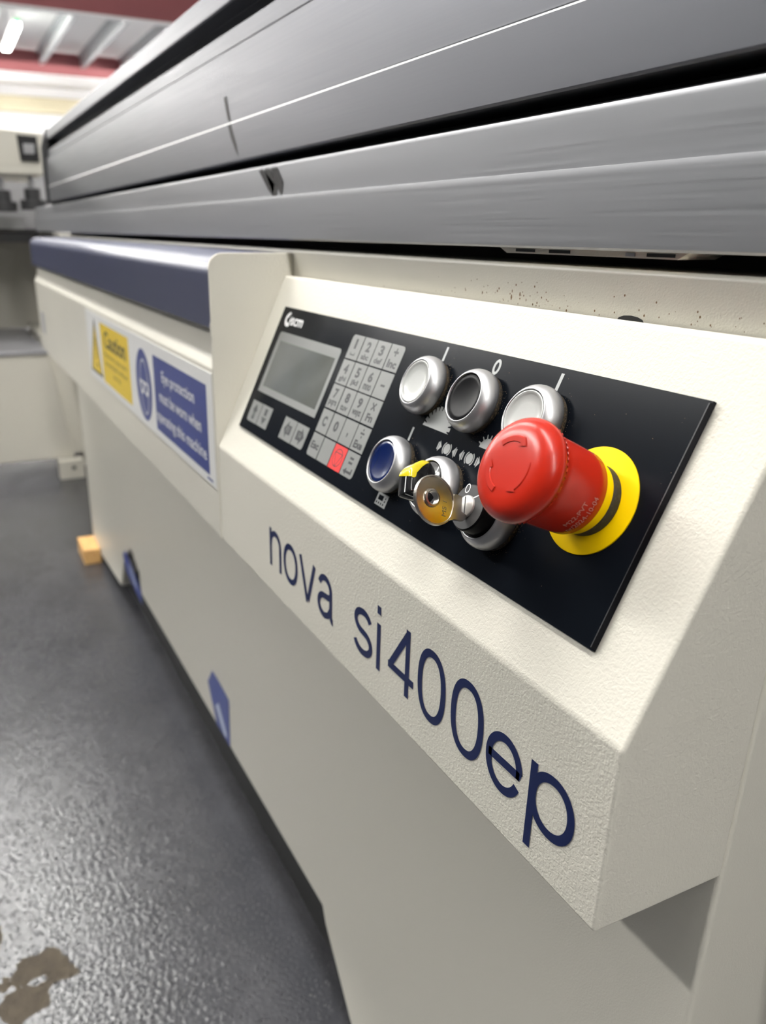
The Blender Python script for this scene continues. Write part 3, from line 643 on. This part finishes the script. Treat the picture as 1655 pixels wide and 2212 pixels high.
# ------------------------------------------------------------------ emergency stop
collar_black = mat('dusty_black_collar', (0.02, 0.018, 0.014), 0.7, var=(900, (0.06, 0.05, 0.035), 0.5, 0.8))
EX, ES = 358.8, 46.75
b = MB(); b.lathe(P2, EX, ES, [(13, .02), (21.7, .02), (21.7, .55), (21.5, .7), (13, .7)], yellow, 96)
es = note(b.build('emergency_stop', box), 'yellow ring under the red emergency stop knob')
b = MB(); b.lathe(P2, EX, ES, [(14.3, .7), (14.4, 1.0), (14.3, 5.6), (14.0, 6.0), (12, 6)], collar_black, 80); note(b.build('stop_collar', es), 'dusty black collar')
b = MB(); b.lathe(P2, EX, ES, [(12, 6), (14.9, 6.0), (15.0, 6.3), (14.9, 11.8), (14, 12)], yellow, 80); note(b.build('yellow_band', es), 'yellow band under the knob')
b = MB(); n = 96
prof = [(14.6, 11.2), (16.3, 11.2), (16.6, 11.6), (16.75, 16), (17.0, 22), (17.2, 31), (17.4, 34.4), (18.3, 35.4), (19.2, 36.2), (19.75, 37.4), (19.85, 38.4), (19.65, 39.8), (19.0, 41.4), (17.9, 42.8), (16.4, 43.9), (14.4, 44.6), (12.0, 44.95), (8, 45.05), (0, 45.1)]
b.lathe(P2, EX, ES, prof, red, n)
# small grip teeth under the rim
for k in range(56):
    a = 2 * math.pi * k / 56; a2 = a + .045
    q = [P2(EX + r * math.cos(t), ES + r * math.sin(t), h) for r, t, h in ((17.4, a, 34.2), (17.4, a2, 34.2), (19.2, a2, 36.0), (19.2, a, 36.0))]
    q2 = [P2(EX + (r + .22) * math.cos(t), ES + (r + .22) * math.sin(t), h) for r, t, h in ((17.4, a, 34.0), (17.4, a2, 34.0), (19.2, a2, 35.8), (19.2, a, 35.8))]
    v1 = [b.bm.verts.new(p) for p in q]; v2 = [b.bm.verts.new(p) for p in q2]
    b.bm.faces.new(v2); 
    for i in range(4): b.bm.faces.new((v1[i], v1[(i + 1) % 4], v2[(i + 1) % 4], v2[i]))
# raised arrows on the front face
for a0 in (100, 220, 340):
    def AR(u, v, h, a0=a0): a = math.radians(a0 + u); return P2(EX + v * math.cos(a), ES + v * math.sin(a), h)
    for ring_ in (0,):
        pts = [(0, 9.6), (62, 9.6)]
        N_ = 14
        for k in range(N_):
            u0, u1 = 62 * k / N_, 62 * (k + 1) / N_
            for hh in (45.35,):
                b.poly([AR(u0, 9.0, hh), AR(u0, 10.9, hh), AR(u1, 10.9, hh), AR(u1, 9.0, hh)], red)
                b.poly([AR(u0, 9.0, hh), AR(u1, 9.0, hh), AR(u1, 8.7, 44.9), AR(u0, 8.7, 44.9)], red); b.poly([AR(u0, 10.9, hh), AR(u1, 10.9, hh), AR(u1, 11.3, 44.9), AR(u0, 11.3, 44.9)], red)
        b.poly([AR(60, 7.6, 45.36), AR(60, 12.0, 45.36), AR(80, 9.9, 45.36)], red)
note(b.build('mushroom_knob', es), 'glossy red mushroom knob')
b = MB()
def cyl(u, v, h): a = math.radians(47) - u / 16.9; return P2(EX + (16.95 + v * .02) * math.cos(a), ES + (16.95 + v * .02) * math.sin(a), 14.0 + v)
b.text(cyl, 'M22-PVT', 0.5, 4.3, 12.5, 6.5, red_mark); b.text(cyl, 'nr/2024-10-04', -2.0, 0.6, 15.5, 2.9, red_mark)
note(b.build('knob_print', es, recalc=False), 'faint date print on the knob')

# sawdust grains on the plate beside the buttons
b = MB()
for k in range(330):
    if k < 260:
        cx, cs = random.choice([(XC[0], RS[0]), (XC[1], RS[0]), (XC[2], RS[0]), (XC[0], RS[1]), (XC[1], RS[1]), (XC[2], RS[1])]); a = random.uniform(-1.2, 1.3); r = 14.9 + abs(random.expovariate(.9))
        x, s = cx + r * math.cos(a), cs + r * math.sin(a)
    else: x, s = random.uniform(190, 388), random.uniform(3, 93)
    q = random.uniform(.04, .12); a = random.uniform(0, 3)
    if s < 94 and x < 388: b.prism([P2(x + q * math.cos(a + i * 2.09), s + q * math.sin(a + i * 2.09), .02) for i in range(3)], P2(0, 0, q) - P2(0, 0, 0), dust)
tag(b.build('sawdust', box), kind='stuff')

# ------------------------------------------------------------------ safety signs (300 x 100 mm plastic sheets)
def sheet(x0, x1, z0, z1, name, label):
    b = MB(); b.prism([F(x, z, .02) for x, z in [(x0, z0), (x1, z0), (x1, z1), (x0, z1)]], F(0, 0, .5) - F(0, 0, 0), sign_white)
    return b
b = sheet(-653, -342.5, -147, -53, 0, 0)
b.flat(F, [(-585, -59), (-640, -137), (-550, -137)], ink, .56); b.flat(F, [(-585, -68), (-631, -133.5), (-556, -133.5)], sign_yellow, .6); b.flat(F, [(-589, -86), (-582, -86), (-585, -116), (-590, -116)], ink, .64); b.flat(F, [(-591, -121), (-584, -121), (-584, -127), (-591, -127)], ink, .64)
b.flat(F, [(-541, -61.5), (-361, -61.5), (-361, -139), (-541, -139)], sign_yellow, .56)
b.text(F, 'Caution', -515, -91, -381, -69, ink, .62, bold=.02)
for t, z, x0, x1 in (('Machinery may start', -101, -520, -380), ('automatically without', -112, -520, -380), ('warning', -123, -470, -425)): b.text(F, t, x0, z - 3.0, x1, z + 3.8, ink, .62)
tag(b.build('safety_sign', recalc=False), 'yellow and white Caution sign with black warning triangle on the cream cover', 'sign', 'safety signs on the saw')
b = sheet(-341, -38, -148, -52.5, 0, 0)
b.flat(F, [(-291 + 37 * math.cos(i * .1309), -103 + 38.5 * math.sin(i * .1309)) for i in range(48)], sign_blue, .56)
b.ribbon(F, [(-289 + 19 * math.cos(a), -104 + 28 * math.sin(a) * (1 if math.sin(a) > 0 else 1.08)) for a in [i * math.pi / 18 for i in range(36)]], 1.8, sign_white, .62, closed=True)
b.flat(F, [(-311, -99), (-269, -99), (-268, -106), (-275, -114), (-284, -113), (-289, -106), (-294, -113), (-303, -114), (-311, -106)], sign_white, .64)
for cx in (-299, -280): b.flat(F, [(cx - 6, -101.5), (cx + 6, -101.5), (cx + 5, -109), (cx - 5, -109)], sign_blue, .68)
b.flat(F, [(-241, -64), (-54, -64), (-54, -140.5), (-241, -140.5)], sign_blue, .56)
for t, x0, x1, z0, z1 in (('Eye protection', -207, -92, -90, -75.5), ('must be worn when', -222, -74, -108, -96.5), ('operating this machine', -238, -61, -133, -118)): b.text(F, t, x0, z0, x1, z1, sign_white, .62, bold=.012)
b.flat(F, [(-62, -143), (-46, -143), (-46, -145), (-62, -145)], sign_blue, .62)
tag(b.build('safety_sign', recalc=False), 'blue and white eye protection sign beside the control box', 'sign', 'safety signs on the saw')

# stickers near the floor, timber block
b = MB(); f = yfr(YB)
b.prism([f(x, z, .3) for x, z in [(-345, -517), (-322, -489), (-300, -489), (-253, -494), (-256, -565), (-312, -565)]], f(0, 0, .7) - f(0, 0, .3), label_blue)
b.flat(f, [(-312, -536), (-298, -524), (-268, -552), (-268, -561), (-280, -561)], label_white, .8)
tag(b.build('floor_sticker', recalc=False), 'blue sticker with pale arrow low on the base, nearer the camera', 'sticker')
b = MB(); b.prism([f(x, z, .3) for x, z in [(-925, -545), (-895, -528), (-770, -560), (-770, -590), (-900, -575)]], f(0, 0, .7) - f(0, 0, .3), label_blue)
b.flat(f, [(-880, -546), (-850, -548), (-800, -572), (-830, -572)], label_white, .8)
tag(b.build('floor_sticker', recalc=False), 'blue and white sticker in the notch of the base, farther away', 'sticker')
b = MB(); b.box(-1325, -1228, -22, 16.5, FZ, FZ + 36, wood); tag(b.build('wood_block', bevel=1.5), 'small pale pine block on the grey floor against the saw base', 'block')

# ------------------------------------------------------------------ far end: saw unit, crosscut arm, handwheels
XF = -2000.0
cab = empty('saw_cabinet', V(-2200, -300, FZ), 'cream cabinet standing across the far end of the saw', 'cabinet')
b = MB(); b.prism([V(XF, y, z) for y, z in [(-1000, -622), (76, -622), (29, -298), (-1000, -284)]], V(-500, 0, 0) - V(0, 0, 0), cream_rough); note(b.build('cabinet_front', cab, bevel=6, seg=2), 'cream lower cabinet')
b = MB(); b.prism([V(XF - 60, y, z) for y, z in [(60, -622), (118, -622), (118, -250), (20, -250)]], V(-400, 0, 0) - V(0, 0, 0), cream_base); b.build('cabinet_side', cab)
b = MB(); b.box(XF - 620, XF + 6, -1000, 31, -298, -284, grey_paint); note(b.build('shelf', cab, bevel=3), 'grey shelf on the cabinet')
b = MB(); b.box(XF - 900, XF - 620, -900, 420, -284, 8, cream_rough)
b.prism([V(XF - 619, y, z) for y, z in [(-120, -10), (30, -10), (-30, -284), (-60, -284)]], V(4, 0, 0) - V(0, 0, 0), cream_base)
b.tube(V(XF - 600, -150, -160), V(XF - 600, -30, 20), 9, grey_paint); note(b.build('upper_cabinet', cab, bevel=3), 'cream upper cabinet with a grey tube')
b = MB(); b.box(XF + 0, XF + 40, 20, 95, -690 + 10, -622, cream_rough); b.box(XF + 40, XF + 42, 58, 70, -650, -640, hollow); note(b.build('foot', cab, bevel=2), 'levelling foot')
b = MB(); b.box(XF - 300, XF - 250, -1000, 30, 52, 88, galv); b.box(XF - 900, XF - 260, -1000, 120, 40, 52, dark_grey); note(b.build('table_edge', cab), 'grey table edge')
b = MB(); b.box(XF - 700, XF - 620, -1000, 700, 8, 262, grey_paint); note(b.build('rear_bracket', cab), 'grey bracket behind the clamp wheels')
b = MB(); b.box(XF - 900, XF - 100, 110, 420, -680, 40, cream_base); b.build('side_panel', cab)
arm = empty('crosscut_arm', V(-2100, -100, 165), 'cream crosscut housing with a square black latch at the far left', 'housing')
b = MB(); b.prism([V(XF, y, z) for y, z in [(-700, 192), (76, 193), (86, 302), (-700, 345)]], V(-400, 0, 0) - V(0, 0, 0), cream_rough); note(b.build('arm_housing', arm, bevel=6, seg=2), 'cream housing')
b = MB(); f2 = lambda y, z, h=0: V(XF + h, y, z)
b.prism([f2(y, z, 0) for y, z in [(18, 228), (68, 228), (66, 292), (14, 294)]], V(6, 0, 0) - V(0, 0, 0), hollow); l = note(b.build('latch', arm, bevel=2), 'square black latch')
b = MB(); b.prism([f2(y, z, 6.2) for y, z in [(28, 246), (56, 246), (58, 272), (28, 272)]], V(3, 0, 0) - V(0, 0, 0), silver); b.build('latch_handle', l, bevel=1)
b = MB(); b.box(XF + 0, XF + 1.5, -700, 64, 222, 226, cream_base); b.build('seam', arm)
for y, z, lab in ((42, 104, 'black clamp wheel close to the end of the aluminium beams'), (-38, 98, 'black clamp wheel at the left picture edge')):
    b = MB()
    c = V(XF - 30, y, z); n = 24
    b.prism([c + Vector((.036 * math.cos(i * math.pi / 12), .036 * math.sin(i * math.pi / 12), 0)) for i in range(24)], Vector((0, 0, .026)), dark_grey)
    b.prism([c + Vector((.02 * math.cos(i * math.pi / 12), .022 * math.sin(i * math.pi / 12), .026)) for i in range(24)], Vector((0, 0, .03)), dark_grey)
    w_ = tag(b.build('clamp_wheel', bevel=2), lab, 'wheel', 'clamp wheels under the crosscut housing')
    g = MB(); g.tube(c + Vector((0, 0, .056)), c + Vector((0, 0, .088)), 8, silver); g.build('spindle', w_)

for o in bpy.data.objects:
    if '_o' in o: del o['_o']
